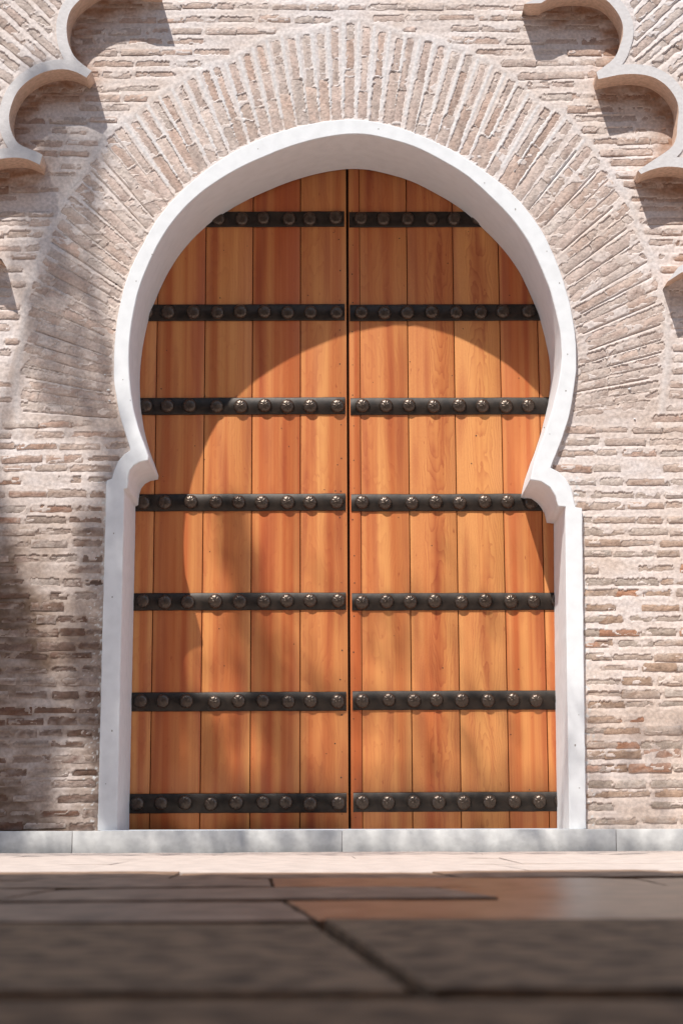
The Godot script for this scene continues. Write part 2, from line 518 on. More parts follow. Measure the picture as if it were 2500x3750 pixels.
# ---------------------------------------------------------------- the scene
func _ready() -> void:
	rng.seed = 20
	n_low = noise(3, 0.9, 3)
	n_mid = noise(5, 7.0, 3)
	n_fine = noise(9, 28.0, 3)

	# camera, a hand's breadth above the paving, tilted up at the door
	var cam := Camera3D.new()
	cam.position = Vector3(0, 0.151, 12.25)
	cam.rotation_degrees = Vector3(10.196, 0, -0.2)
	cam.fov = 32.42
	cam.near = 0.05
	cam.far = 400.0
	var lens := CameraAttributesPhysical.new()
	lens.frustum_focal_length = 41.3
	lens.frustum_focus_distance = 12.35
	lens.frustum_near = 0.05
	lens.frustum_far = 400.0
	lens.exposure_aperture = 2.8
	cam.attributes = lens
	add_child(cam)
	cam.fov = 32.42
	# sky and sun
	var env := Environment.new()
	env.background_mode = Environment.BG_SKY
	var sm := ProceduralSkyMaterial.new()
	sm.sky_top_color = Color(0.58, 0.66, 0.77)
	sm.sky_horizon_color = Color(0.84, 0.87, 0.91)
	sm.sky_energy_multiplier = 1.1
	sm.sky_curve = 0.12
	sm.ground_bottom_color = Color(0.35, 0.29, 0.25)
	sm.ground_horizon_color = Color(0.66, 0.64, 0.62)
	var sky := Sky.new()
	sky.sky_material = sm
	env.sky = sky
	env.tonemap_mode = Environment.TONE_MAPPER_LINEAR
	env.tonemap_exposure = 1.44
	env.sdfgi_enabled = true
	env.ssao_enabled = true
	env.ssil_enabled = true
	var we := WorldEnvironment.new()
	we.environment = env
	add_child(we)
	var sun := DirectionalLight3D.new()
	sun.name = "sun"
	sun.light_energy = 1.28
	sun.light_color = Color(1.0, 0.98, 0.95)
	sun.light_angular_distance = 0.53
	sun.shadow_enabled = true
	add_child(sun)
	sun.look_at_from_position(SUN * 10.0, Vector3.ZERO)

	# materials
	var grain := tex(grain_image(512, 11, 0.03, 5, 0.84, 1.03))
	var bump := tex(grain_image(512, 12, 0.022, 5, 0.0, 1.0))
	var plaster := tex(grain_image(512, 13, 0.012, 4, 0.96, 1.02))
	var stone := tex(grain_image(512, 14, 0.012, 5, 0.62, 1.12))
	mats.mortar = rough_mat(Color.WHITE, 0.95, grain, bump, 0.22, 1.9, true)
	mats.brick = rough_mat(Color.WHITE, 0.95, grain, bump, 0.42, 2.3, true)
	mats.plain = rough_mat(lin(0.52, 0.43, 0.37), 0.95, grain, bump, 1.2, 1.4)
	mats.white = rough_mat(lin(0.755, 0.765, 0.775), 0.75, plaster, bump, 0.03, 1.2)
	mats.lobe_face = rough_mat(lin(0.64, 0.61, 0.60), 0.9, plaster, bump, 0.14, 2.5)
	mats.soffit = rough_mat(lin(0.66, 0.455, 0.34), 0.9, grain, bump, 0.3, 1.7)
	mats.marble = rough_mat(lin(0.56, 0.545, 0.525), 0.6, tex(grain_image(512, 16, 0.03, 5, 0.88, 1.04)), bump, 0.12, 0.9)
	mats.iron = rough_mat(lin(0.034, 0.024, 0.018), 0.45, tex(grain_image(512, 15, 0.012, 4, 0.55, 1.2)), bump, 0.04, 1.8)
	mats.iron.metallic = 0.35
	mats.stud = rough_mat(lin(0.10, 0.074, 0.058), 0.30, grain, bump, 0.05, 4.0)
	mats.stud.metallic = 0.65
	mats.dark = rough_mat(lin(0.03, 0.02, 0.014), 0.9, grain, null, 0.0, 2.0)
	mats.nail = rough_mat(lin(0.05, 0.03, 0.02), 0.7, grain, null, 0.0, 2.0)

	build_ground(stone, bump)
	build_kerb()
	build_walls()
	build_surround()
	build_doors(bump)
	build_house_opposite(grain, bump)
	build_tree(grain)

# ---------------------------------------------------------------- ground
func build_ground(stone: Texture2D, bump: Texture2D) -> void:
	var g := part("ground", box_mesh(Vector3(-200, -0.4, -150), Vector3(200, -0.03, 200), 0.01), rough_mat(lin(0.06, 0.043, 0.035), 0.95, stone, bump, 0.4, 0.8), self)
	g.set_meta("kind", "structure")
	g.set_meta("label", "dark earth and mortar bed under the paving")
	var pave := Node3D.new()
	pave.name = "pavement"
	add_child(pave)
	pave.set_meta("kind", "structure")
	pave.set_meta("label", "worn stone paving in front of the doorway")
	var calm := tex(grain_image(512, 18, 0.012, 4, 0.88, 1.04))
	var deep := tex(grain_image(512, 17, 0.02, 5, 0.45, 1.3))
	var tones := []  # pale for the sunlit rows, darker ones with shade painted in
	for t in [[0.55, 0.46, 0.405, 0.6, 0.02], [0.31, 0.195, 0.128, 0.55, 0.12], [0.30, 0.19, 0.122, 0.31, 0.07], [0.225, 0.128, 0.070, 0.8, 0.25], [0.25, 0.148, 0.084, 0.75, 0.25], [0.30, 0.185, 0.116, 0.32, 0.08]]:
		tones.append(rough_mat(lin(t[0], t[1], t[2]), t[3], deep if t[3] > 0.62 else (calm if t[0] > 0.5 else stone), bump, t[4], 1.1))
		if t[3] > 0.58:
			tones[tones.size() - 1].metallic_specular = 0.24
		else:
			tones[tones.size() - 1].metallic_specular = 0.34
	var rows := [0.262, 1.5, 2.8, 4.2, 5.6, 6.5, 7.39, 8.27, 9.15, 10.50, 11.4, 12.3, 13.2]
	for k in rows.size() - 1:
		var z0: float = rows[k]
		var z1: float = rows[k + 1]
		var x := -12.0 + rng.randf_range(-0.5, 0.3)
		var slant := 0.0
		while x < 12.0:
			var w := rng.randf_range(0.75, 1.25) if z0 > 5.5 and absf(x) < 4.2 else rng.randf_range(1.5, 2.3)
			var nx := x + w
			# three joints that the photograph shows close to the camera
			var next_slant := rng.randf_range(-0.03, 0.03)
			for j in [[9, 0.46, 0.02], [8, 0.017, 0.059], [7, -0.088, 0.042], [6, 0.30, 0.05], [5, -0.21, 0.02]]:
				if k == j[0] and x < j[1] - 0.3 and nx > j[1] - 0.35 and nx < j[1] + 0.9:
					nx = j[1]
					next_slant = j[2]
			if k == 9 and absf(nx) < 0.4:
				nx += 0.75
			var kind := 0
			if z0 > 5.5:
				kind = 1  # rows in the house shadow: shade painted in by darker slab colours
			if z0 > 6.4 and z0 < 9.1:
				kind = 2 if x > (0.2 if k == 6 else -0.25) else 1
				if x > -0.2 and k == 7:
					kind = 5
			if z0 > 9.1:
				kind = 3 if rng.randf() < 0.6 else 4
			var gap := 0.0015 if z0 < 5.5 else 0.006
			var row_gap := 0.002 if z0 < 5.5 else (0.014 if z0 < 9.0 else 0.030)
			if z0 > 9.0:
				gap = 0.011
			var slab := paving_slab(x + gap, nx - gap, z0 + row_gap, z1 - row_gap, slant, next_slant)
			part("paving_slab", slab, tones[kind], pave)
			x = nx
			slant = next_slant

func paving_slab(x0: float, x1: float, z0: float, z1: float, slant0: float, slant1: float) -> ArrayMesh:
	var top := rng.randf_range(-0.003, 0.002)
	var tx := rng.randf_range(-0.003, 0.003)
	var tz := rng.randf_range(-0.003, 0.003)
	var st := st_new()
	var n := 8
	var g := []
	for j in n + 1:
		for i in n + 1:
			var x := lerpf(x0 + slant0 * (2.0 * j / n - 1.0), x1 + slant1 * (2.0 * j / n - 1.0), float(i) / n) + (0.004 * n_mid.get_noise_2d(x0 * 3.0, j * 0.4) if i == 0 or i == n else 0.0)
			var z := lerpf(z0, z1, float(j) / n) + (0.003 * n_mid.get_noise_2d(i * 0.4, z0 * 3.0) if j == 0 or j == n else 0.0)
			var rim := i == 0 or j == 0 or i == n or j == n
			g.append(Vector3(x, top + tx * (2.0 * i / n - 1.0) + tz * (2.0 * j / n - 1.0) + 0.0012 * n_mid.get_noise_2d(x * 0.35, z * 0.35) - (0.005 if rim else 0.0), z))
	st.set_smooth_group(1)
	for j in n:
		for i in n:
			var a := j * (n + 1) + i
			quad(st, g[a], g[a + 1], g[a + n + 2], g[a + n + 1])
	st.set_smooth_group(-1)
	var d := Vector3(0, -0.06, 0)
	for i in n:
		quad(st, g[i + 1], g[i], g[i] + d, g[i + 1] + d)
		var b := n * (n + 1) + i
		quad(st, g[b], g[b + 1], g[b + 1] + d, g[b] + d)
		var l := i * (n + 1)
		quad(st, g[l], g[l + n + 1], g[l + n + 1] + d, g[l] + d)
		var r := l + n
		quad(st, g[r + n + 1], g[r], g[r] + d, g[r + n + 1] + d)
	return flat_mesh(st)

func build_kerb() -> void:
	var k := thing("kerb", "pale grey marble kerb running along the foot of the wall and under the doors", "kerb")
	k.set_meta("kind", "structure")
	var cuts := [-5.6, -3.7, -1.832, -0.004, 1.853, 3.7, 5.6]
	for i in cuts.size() - 1:
		var lift := rng.randf_range(-0.0015, 0.0015)
		part("kerb_stone", box_mesh(Vector3(cuts[i] + 0.0015, -0.1, -1.0), Vector3(cuts[i + 1] - 0.0015, 0.1435 + lift, 0.10), 0.004), mats.marble, k)

# ---------------------------------------------------------------- walls
func build_walls() -> void:
	var outline := PackedVector2Array()
	outline.append(Vector2(-1.669, -0.5))
	outline.append_array(out_left)
	outline.append_array(smooth_line(out_arch, 3))
	outline.append_array(out_right)
	outline.append(Vector2(1.66, -0.5))
	var opening := lobed_opening()
	var strip := Geometry2D.offset_polygon(opening, 0.076, Geometry2D.JOIN_ROUND)
	var outer: PackedVector2Array = strip[0]
	for q in strip:
		if q.size() > outer.size():
			outer = q
	var fan_line := smooth_line(fan, 2)

	var noises := [n_low, n_mid, n_fine]
	var f := Field.new(-2.84, 0.135, 2.84, 6.72, 0.008, noises)

	# --- the voussoirs of the fan
	var arch_bricks := []
	var fan_poly := PackedVector2Array(fan_line)
	var steps := 80
	for k in steps:
		var ang := deg_to_rad(4.5 + (171.0 * (k + 0.5) / steps)) + rng.randf_range(-0.007, 0.007)
		var dir := Vector2(cos(ang), sin(ang))
		var r0 := ray_hit(fan_centre, dir, outline)
		var r1 := ray_hit(fan_centre, dir, fan_line)
		if r0 < 0.0 or r1 < 0.0 or r1 - r0 < 0.1:
			continue
		var side := absf(dir.x)
		var top := clampf((sin(ang) - 0.72) / 0.16, 0.0, 1.0)      # over the crown the joints are broad and proud
		var r := r0 + 0.02
		r1 -= rng.randf_range(0.015, 0.05)
		while r < r1 - 0.06:
			var L := minf(rng.randf_range(0.20, 0.42), r1 - r)
			if r1 - r - L < 0.07:
				L = r1 - r
			var mid := r + L / 2.0
			var pitch := deg_to_rad(171.0 / steps) * mid
			var H := pitch * lerpf(rng.randf_range(0.60, 0.82), rng.randf_range(0.40, 0.52), top)
			if mid < r0 + 0.25:
				H = pitch * rng.randf_range(0.68, 0.86)
			var c := fan_centre + dir * mid
			if not c.y < 2.86:
				arch_bricks.append({"x": c.x, "y": c.y, "a": ang if dir.x > 0.0 else ang - PI, "L": L - (0.012 if rng.randf() < 0.5 else 0.0), "H": H, "z": rng.randf_range(-0.0025, 0.0015), "lime": lerpf(0.22, 0.05, top) + rng.randf_range(-0.15, 0.22), "rank": L * H, "cover": 0.18 + 0.25 * top, "under": 0.0})
			r += L
		# the scored joints of the lower voussoirs
		if top < 0.6:
			var half := deg_to_rad(171.0 / steps) / 2.0
			var d2 := Vector2(cos(ang - half * signf(dir.x)), sin(ang - half * signf(dir.x)))
			if rng.randf() < 0.85:
				var ra := r0 + rng.randf_range(0.0, 0.1)
				var rb := r1 - rng.randf_range(0.0, 0.12)
				var pts := PackedVector2Array()
				for q in 9:
					var rr := lerpf(ra, rb, q / 8.0)
					pts.append(fan_centre + d2 * rr + Vector2(-d2.y, d2.x) * 0.004 * n_mid.get_noise_2d(rr * 2.0, k * 5.0))
				made["groove%d" % k] = pts
	for k in steps:
		if made.has("groove%d" % k):
			f.line(made["groove%d" % k], 0.010, -0.012, 0.0)
			made.erase("groove%d" % k)
		else:
			var half := deg_to_rad(171.0 / steps)
			var ang := deg_to_rad(4.5) + half * (k + 1.0)
			var d2 := Vector2(cos(ang), sin(ang))
			var r0 := ray_hit(fan_centre, d2, outline)
			var r1 := ray_hit(fan_centre, d2, fan_line)
			if r0 > 0.0 and r1 > r0 and sin(ang) > 0.7:
				f.line(PackedVector2Array([fan_centre + d2 * (r0 + 0.12), fan_centre + d2 * (r1 - 0.02)]), 0.022, 0.0035, 0.8)
	# smooth mortar band round the fan
	f.line(fan_line, 0.042, 0.003, 0.28)

	# --- the horizontal courses
	var courses := []
	var y := 0.19
	var row := 0
	while y < 6.85:
		var pitch := rng.randf_range(0.082, 0.096)
		var x := -2.95 + rng.randf() * 0.2
		var tilt := rng.randf_range(-0.008, 0.008)
		while x < 2.9:
			var L := rng.randf_range(0.11, 0.28)
			if rng.randf() < 0.45:
				L = rng.randf_range(0.22, 0.29)
			var c := Vector2(x + L / 2.0, y + tilt * x + 0.014 * n_low.get_noise_2d(x * 0.9, y * 3.0))
			var H := rng.randf_range(0.026, 0.050)
			# above the fan the courses bend down a little towards its shoulders
			var a := tilt + 0.05 * n_low.get_noise_2d(x * 0.7 + 20.0, y)
			var u := Vector2(cos(a), sin(a)) * L / 2.0
			var inside := 0
			for q: Vector2 in [c - u, c, c + u]:
				if in_fan(q, fan_poly) or not clear_of(q, outline, 0.01):
					inside += 1
			if inside == 1 or inside == 2:   # shorten to what is outside
				for cut in 8:
					if in_fan(c + u, fan_poly) or not clear_of(c + u, outline, 0.01):
						c -= u * 0.12
						u *= 0.88
					if in_fan(c - u, fan_poly) or not clear_of(c - u, outline, 0.01):
						c += u * 0.12
						u *= 0.88
				L = u.length() * 2.0
				inside = 0 if L > 0.07 and not in_fan(c + u, fan_poly) and not in_fan(c - u, fan_poly) and clear_of(c + u, outline, 0.0) and clear_of(c - u, outline, 0.0) else 3
			if inside == 0 and rng.randf() > 0.04 and Geometry2D.is_point_in_polygon(c, opening):
				var seen := absf(c.x) < 2.62 and c.y < 6.4
				var lime := rng.randf_range(-0.05, 0.38) if c.y > 2.9 else rng.randf_range(-0.24, 0.42)
				courses.append({"x": c.x, "y": c.y, "a": a, "L": L, "H": H, "z": rng.randf_range(-0.003, 0.005), "lime": lime, "rank": L * H * (1.0 if seen else 0.01), "cover": 0.24 if c.y < 3.0 else 0.18, "under": rng.randf_range(0.0, 0.008)})
			x += L + rng.randf_range(0.015, 0.055)
		y += pitch
		row += 1

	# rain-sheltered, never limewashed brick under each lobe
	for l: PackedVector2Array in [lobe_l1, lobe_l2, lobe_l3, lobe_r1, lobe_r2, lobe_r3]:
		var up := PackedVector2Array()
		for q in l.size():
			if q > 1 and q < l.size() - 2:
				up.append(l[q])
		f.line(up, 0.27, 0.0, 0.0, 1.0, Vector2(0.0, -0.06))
	for b in arch_bricks:
		f.brick(b.x, b.y, b.a, b.L, b.H, b.z, b.under, b.cover)
	for b in courses:
		f.brick(b.x, b.y, b.a, b.L, b.H, b.z, b.under, b.cover)
	f.cut(outline, 0.02)
	for k in f.skip.size():   # the part that the lobed front hides
		if f.skip[k] == 0:
			var x := f.x0 + (k % f.nx) * f.st
			var yy := f.y0 + (k / f.nx) * f.st
			if absf(x) > 1.2 and yy > 4.0 and not Geometry2D.is_point_in_polygon(Vector2(x, yy), outer):
				f.skip[k] = 1

	var wall := thing("brick_wall", "old lime-washed brick wall in thin horizontal courses on both sides of the doorway", "wall")
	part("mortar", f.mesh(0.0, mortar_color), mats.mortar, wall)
	lay_bricks(courses, wall, f, 0.0, "small_bricks")
	# body of the wall behind its face: two halves and a top piece round the opening
	var core := st_new()
	var half_l := PackedVector2Array([Vector2(-8, 0.14), Vector2(-8, 8.6), Vector2(0, 8.6)])
	var half_r := PackedVector2Array([Vector2(8, 0.14), Vector2(8, 8.6), Vector2(0, 8.6)])
	for q in range(outline.size() - 1, -1, -1):
		if outline[q].x <= 0.0 and outline[q].y > 0.14:
			half_l.append(outline[q])
	for q in outline.size():
		if outline[q].x >= 0.0 and outline[q].y > 0.14:
			half_r.append(outline[q])
	for h in [half_l, half_r]:
		poly_face(core, h, -0.045)
		poly_face(core, h, -0.66)
	part("wall_core", core.commit(), mats.plain, wall)

	var arch := thing("brick_arch", "fan of radiating thin bricks with pale mortar joints round the white horseshoe arch", "arch")
	lay_bricks(arch_bricks, arch, f, 0.0, "small_bricks")

	for q in [[-1.663, 3.245, 0.012], [-1.653, 3.168, 0.009], [-1.69, 3.36, 0.008], [2.06, 3.24, 0.012], [2.09, 3.02, 0.008]]:   # dabs of lime
		var ball := SphereMesh.new()
		ball.radius = q[2]
		ball.height = q[2] * 1.2
		ball.radial_segments = 10
		ball.rings = 5
		part("lime_dab", ball, mats.white, arch).position = Vector3(q[0], q[1], 0.003)

	# --- the lobed arch in front: white edge, soffit, radial brickwork
	var lobed := thing("lobed_arch", "blind lobed arch with scalloped white edge framing the brick fan", "arch")
	var edge := st_new()
	var down := PackedVector2Array(opening)
	down[0].y = -2.0
	down[down.size() - 1].y = -2.0
	var ring := Geometry2D.clip_polygons(outer, down)
	var clip := Geometry2D.clip_polygons(ring[0], PackedVector2Array([Vector2(-9, -3), Vector2(9, -3), Vector2(9, 0.14), Vector2(-9, 0.14)]))
	for q in clip:
		poly_face(edge, q, LOBED_Z + 0.008)
	part("lobed_edge", edge.commit(), mats.lobe_face, lobed)
	var rim := st_new()
	ribbon(rim, outer_open(outer), LOBED_Z + 0.008, outer_open(outer), LOBED_Z - 0.03, false)
	part("edge_side", flat_mesh(rim), mats.lobe_face, lobed)
	var so := st_new()
	var wob := PackedVector2Array()
	for q in opening.size():
		wob.append(opening[q])
	so.set_smooth_group(1)
	ribbon(so, wob, LOBED_Z + 0.008, wob, -0.03, false)
	so.generate_normals()
	part("soffit", so.commit(), mats.soffit, lobed)

	var lobe_bricks := []
	var fronts := []
	for side in [-1.0, 1.0]:
		var x0: float = -2.84 if side < 0.0 else 1.9
		var x1: float = -1.5 if side < 0.0 else 2.84
		fronts.append(Field.new(x0, 4.7, x1, 6.72, 0.008, noises))
	var centre := Vector2(0.0, 3.75)
	var pitch2 := deg_to_rad(1.72)
	var a2 := deg_to_rad(8.0)
	while a2 < PI - deg_to_rad(8.0):
		a2 += pitch2 * rng.randf_range(0.9, 1.1)
		var dir := Vector2(cos(a2), sin(a2))
		var r := 2.2 + rng.randf() * 0.2
		while r < 3.6:
			var L := rng.randf_range(0.16, 0.30)
			var c := centre + dir * (r + L / 2.0)
			var ok := true
			for q in 5:
				var w := centre + dir * (r + L * q / 4.0)
				if Geometry2D.is_point_in_polygon(w, outer):
					ok = false
			if ok and absf(c.x) < 2.85 and c.y < 6.75 and c.y > 4.6:
				var seen := absf(c.x) < 2.62 and c.y < 6.35
				lobe_bricks.append({"x": c.x, "y": c.y, "a": a2 if dir.x > 0.0 else a2 - PI, "L": L - 0.01, "H": rng.randf_range(0.042, 0.058), "z": rng.randf_range(-0.006, 0.002), "lime": rng.randf_range(0.0, 0.4), "rank": L * (1.0 if seen else 0.01), "cover": 0.16, "under": 0.007})
				r += L
			else:
				r += 0.05
	for g: Field in fronts:
		for b in lobe_bricks:
			if b.x > g.x0 - 0.2 and b.x < g.x0 + g.nx * g.st + 0.2:
				g.brick(b.x, b.y, b.a, b.L, b.H, b.z, b.under, b.cover)
		var inner := Geometry2D.offset_polygon(outer, -0.012)
		var keep: PackedVector2Array = inner[0]
		for q in inner:
			if q.size() > keep.size():
				keep = q
		for k in g.skip.size():
			if Geometry2D.is_point_in_polygon(Vector2(g.x0 + (k % g.nx) * g.st, g.y0 + (k / g.nx) * g.st), keep):
				g.skip[k] = 1
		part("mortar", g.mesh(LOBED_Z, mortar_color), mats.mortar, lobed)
	lay_bricks(lobe_bricks, lobed, fronts[0], LOBED_Z, "small_bricks")
	# plain masonry of the same front beyond the picture
	var far := st_new()
	var frame := Geometry2D.clip_polygons(PackedVector2Array([Vector2(-8, 0.14), Vector2(8, 0.14), Vector2(8, 8.6), Vector2(-8, 8.6)]), outer_down(outer))
	for q in frame:
		poly_face(far, q, LOBED_Z - 0.028)
	quad(far, Vector3(-8, 8.6, LOBED_Z - 0.028), Vector3(-8, 8.6, -0.66), Vector3(8, 8.6, -0.66), Vector3(8, 8.6, LOBED_Z - 0.028))
	far.generate_normals()
	part("wall_front", far.commit(), mats.plain, lobed)

func outer_down(o: PackedVector2Array) -> PackedVector2Array:
	var p := PackedVector2Array(o)
	for i in p.size():
		if p[i].y < 0.2:
			p[i].y = -3.0
	return p

func outer_open(o: PackedVector2Array) -> PackedVector2Array:
	# starts the ring at its lowest point so that the open end lies under the ground
	var k := 0
	for i in o.size():
		if o[i].y < o[k].y:
			k = i
	var p := PackedVector2Array()
	for i in o.size():
		p.append(o[(k + i) % o.size()])
	if p[p.size() / 4].x > 0.0:
		p.reverse()
	return p

func ray_hit(from: Vector2, dir: Vector2, line: PackedVector2Array) -> float:
	var best := -1.0
	for i in line.size() - 1:
		var hit = Geometry2D.segment_intersects_segment(from, from + dir * 9.0, line[i], line[i + 1])
		if hit != null:
			best = maxf(best, from.distance_to(hit))
	return best

func in_fan(p: Vector2, fan_poly: PackedVector2Array) -> bool:
	var d := p - fan_centre
	if p.y < 2.86 or d.y < 0.06 * absf(d.x):
		return false
	var r := ray_hit(fan_centre, d.normalized(), fan_poly)
	return r > 0.0 and d.length() < r + 0.03

func clear_of(p: Vector2, outline: PackedVector2Array, by: float) -> bool:
	var lo := 1e9
	var hi := -1e9
	for q in outline.size() - 1:
		var a := outline[q]
		var b := outline[q + 1]
		if (a.y - p.y) * (b.y - p.y) <= 0.0 and a.y != b.y:
			var x := a.x + (b.x - a.x) * (p.y - a.y) / (b.y - a.y)
			lo = minf(lo, x)
			hi = maxf(hi, x)
	return p.x < lo - by or p.x > hi + by

# ---------------------------------------------------------------- white surround of the doorway
func build_surround() -> void:
	var s := thing("door_surround", "white-plastered horseshoe arch surround with stepped jambs enclosing the wooden doors", "door surround")
	var z := 0.038
	var inner := PackedVector2Array(in_left)
	inner.append_array(smooth_line(in_arch, 4))
	inner.append_array(in_right)
	var outer := PackedVector2Array(out_left)
	outer.append_array(smooth_line(out_arch, 4))
	outer.append_array(out_right)
	inner = wobble(densify(inner, 0.035), 0.0016, 3.0)
	outer = wobble(densify(outer, 0.035), 0.0030, 9.0)
	var lip := shift_line(inner, 0.006)
	var face := PackedVector2Array(shift_line(outer, -0.004))
	var back := PackedVector2Array(lip)
	back.reverse()
	face.append_array(back)
	var st := st_new()
	poly_face(st, face, z)
	part("face", st.commit(), mats.white, s)
	var rv := st_new()
	rv.set_smooth_group(1)
	ribbon(rv, inner, z - 0.006, inner, -0.655, false)
	rv.set_smooth_group(2)
	ribbon(rv, lip, z, inner, z - 0.006, false)
	rv.generate_normals()
	part("reveal", rv.commit(), mats.white, s)
	var sd := st_new()
	ribbon(sd, shift_line(outer, -0.004), z, outer, z - 0.004, true)
	ribbon(sd, outer, z - 0.004, outer, -0.04, true)
	part("outer_edge", flat_mesh(sd), mats.white, s)
	# chips and scratches in the plaster
	var ch := st_new()
	for q in [[-1.362, 4.246], [-1.473, 4.045], [-1.556, 3.312], [-1.50, 3.16], [1.440, 2.952], [1.478, 2.905], [1.576, 4.02], [1.60, 3.22], [1.62, 3.49], [1.49, 4.26], [1.27, 4.58], [1.05, 4.78], [-0.60, 5.05], [0.28, 5.20], [-1.60, 1.75], [1.63, 0.92], [1.60, 0.71], [1.62, 0.42], [-1.585, 0.82], [-1.62, 0.46], [-1.60, 2.2]]:
		var c := Vector3(q[0], q[1], z + 0.0012)
		var n := 7
		var rx := rng.randf_range(0.003, 0.008)
		var ry := rng.randf_range(0.003, 0.010)
		var prev := Vector3.ZERO
		var first := Vector3.ZERO
		for k in n:
			var a := TAU * k / n
			var p := c + Vector3(cos(a) * rx * rng.randf_range(0.5, 1.3), sin(a) * ry * rng.randf_range(0.5, 1.3), -0.0008)
			if k > 0:
				for w: Vector3 in [c, p, prev]:
					ch.add_vertex(w)
			else:
				first = p
			prev = p
		for w: Vector3 in [c, first, prev]:
			ch.add_vertex(w)
	part("chips", flat_mesh(ch), rough_mat(lin(0.30, 0.28, 0.26), 0.9, null, null, 0.0, 1.0), s).set_meta("kind", "stuff")

func densify(p: PackedVector2Array, step: float) -> PackedVector2Array:
	var o := PackedVector2Array()
	for i in p.size() - 1:
		var n := maxi(1, int(p[i].distance_to(p[i + 1]) / step))
		for k in n:
			o.append(p[i].lerp(p[i + 1], float(k) / n))
	o.append(p[p.size() - 1])
	return o

func wobble(p: PackedVector2Array, by: float, off: float) -> PackedVector2Array:
	for i in p.size():
		p[i] += by * Vector2(n_mid.get_noise_2d(p[i].x + off, p[i].y), n_mid.get_noise_2d(p[i].x, p[i].y + off))
	return p

# ---------------------------------------------------------------- doors
func build_doors(bump: Texture2D) -> void:
	var woods := []
	for k in 6:
		var m := StandardMaterial3D.new()
		m.albedo_texture = wood_texture(100 + k * 13, [0.2, 1.0, 0.1, 0.9, 0.35, 0.0][k], [0.05, 0.12, 0.28, -0.3, 0.02, 0.2][k])
		m.roughness = 0.46
		woods.append(m)
	var stud := stud_mesh()
	var bands := [[0.265, 0.405], [0.998, 1.137], [1.739, 1.868], [2.482, 2.612], [3.219, 3.350], [3.950, 4.079], [4.695, 4.818]]
	var left := thing("door_leaf", "cedar plank door leaf with studded iron bands, curved arch shadow down its outer side", "door", Vector3(-1.62, 0.146, DOOR_Z))
	var right := thing("door_leaf", "cedar plank door leaf with studded iron bands and a narrow strip along the meeting edge", "door", Vector3(1.66, 0.146, DOOR_Z))
	var cuts_l := [-1.76, -1.392, -1.029, -0.669, -0.306, 0.046]
	var cuts_r := [0.060, 0.144, 0.506, 0.857, 1.205, 1.492, 1.80]
	var wood_l := [0, 5, 0, 2, 4]
	var wood_r := [2, 4, 1, 3, 5, 0]
	for side in 2:
		var leaf: Node3D = [left, right][side]
		var cuts: Array = [cuts_l, cuts_r][side]
		var off := -leaf.position
		for k in cuts.size() - 1:
			var gap: float = 0.0034 if side == 0 or k > 0 else 0.0012
			var m := plank_mesh(cuts[k] + gap, cuts[k + 1] - gap, 0.149, 5.30, DOOR_Z - 0.045, DOOR_Z + rng.randf_range(-0.001, 0.001) + (0.002 if side == 1 and k == 0 else 0.0), rng.randf(), rng.randf() < 0.5)
			var pl := part("plank", m, woods[[wood_l, wood_r][side][k]], leaf)
			pl.position = off
		var back := part("backing", box_mesh(Vector3(cuts[0] + (0.06 if side == 1 else 0.0), 0.15, DOOR_Z - 0.09), Vector3(cuts[cuts.size() - 1] + (0.058 if side == 0 else 0.0), 5.30, DOOR_Z - 0.047), 0.004), mats.dark, leaf)
		back.position = off
		for b in bands.size():
			var y0: float = bands[b][0]
			var y1: float = bands[b][1]
			var sag := -0.006 if side == 1 and b > 1 else 0.004 if side == 1 else 0.0
			var lo: float = -1.70 if side == 0 else 0.078 - 0.002 * b
			var hi: float = 0.030 if side == 0 else 1.72
			var band := part("iron_band", band_mesh(lo, hi, y0 + sag, y1 + sag, DOOR_Z + 0.001, DOOR_Z + 0.012, b * 7 + side), mats.iron, leaf)
			band.position = off
			var xs := [-1.648, -1.472, -1.303, -1.128, -0.941, -0.762, -0.582, -0.401, -0.227, -0.035] if side == 0 else [0.151, 0.332, 0.514, 0.692, 0.876, 1.060, 1.238, 1.413, 1.590]
			for x: float in xs:
				var sx := x + rng.randf_range(-0.010, 0.010)
				var o := part("stud", stud, mats.stud, band)
				o.position = Vector3(sx, (y0 + y1) / 2.0 + sag + rng.randf_range(-0.005, 0.006), DOOR_Z + 0.011)
				o.rotation.z = rng.randf_range(-0.25, 0.25)
				o.scale = Vector3.ONE * rng.randf_range(0.95, 1.05)
		# small nails along the meeting edge
		var st := st_new()
		var y := 0.25
		while y < 4.9:
			for x: float in ([-0.006] if side == 0 else [0.088]):
				nail(st, Vector3(x + rng.randf_range(-0.008, 0.008), y + rng.randf_range(-0.03, 0.03), DOOR_Z + 0.0035))
			y += 0.24
		for k in 26:
			var x := rng.randf_range(-1.4, 0.0) if side == 0 else rng.randf_range(0.16, 1.5)
			nail(st, Vector3(x, rng.randf_range(0.3, 4.8), DOOR_Z + 0.002))
		var nails := part("nails", flat_mesh(st), mats.nail, leaf)
		nails.position = off
		nails.set_meta("kind", "stuff")

func nail(st: SurfaceTool, at: Vector3) -> void:
	var r := rng.randf_range(0.003, 0.006)
	for k in 6:
		var a := TAU * k / 6.0
		var b := TAU * (k + 1) / 6.0
		st.add_vertex(at + Vector3(0, 0, 0.001))
		st.add_vertex(at + Vector3(cos(b), sin(b), 0) * r)
		st.add_vertex(at + Vector3(cos(a), sin(a), 0) * r)

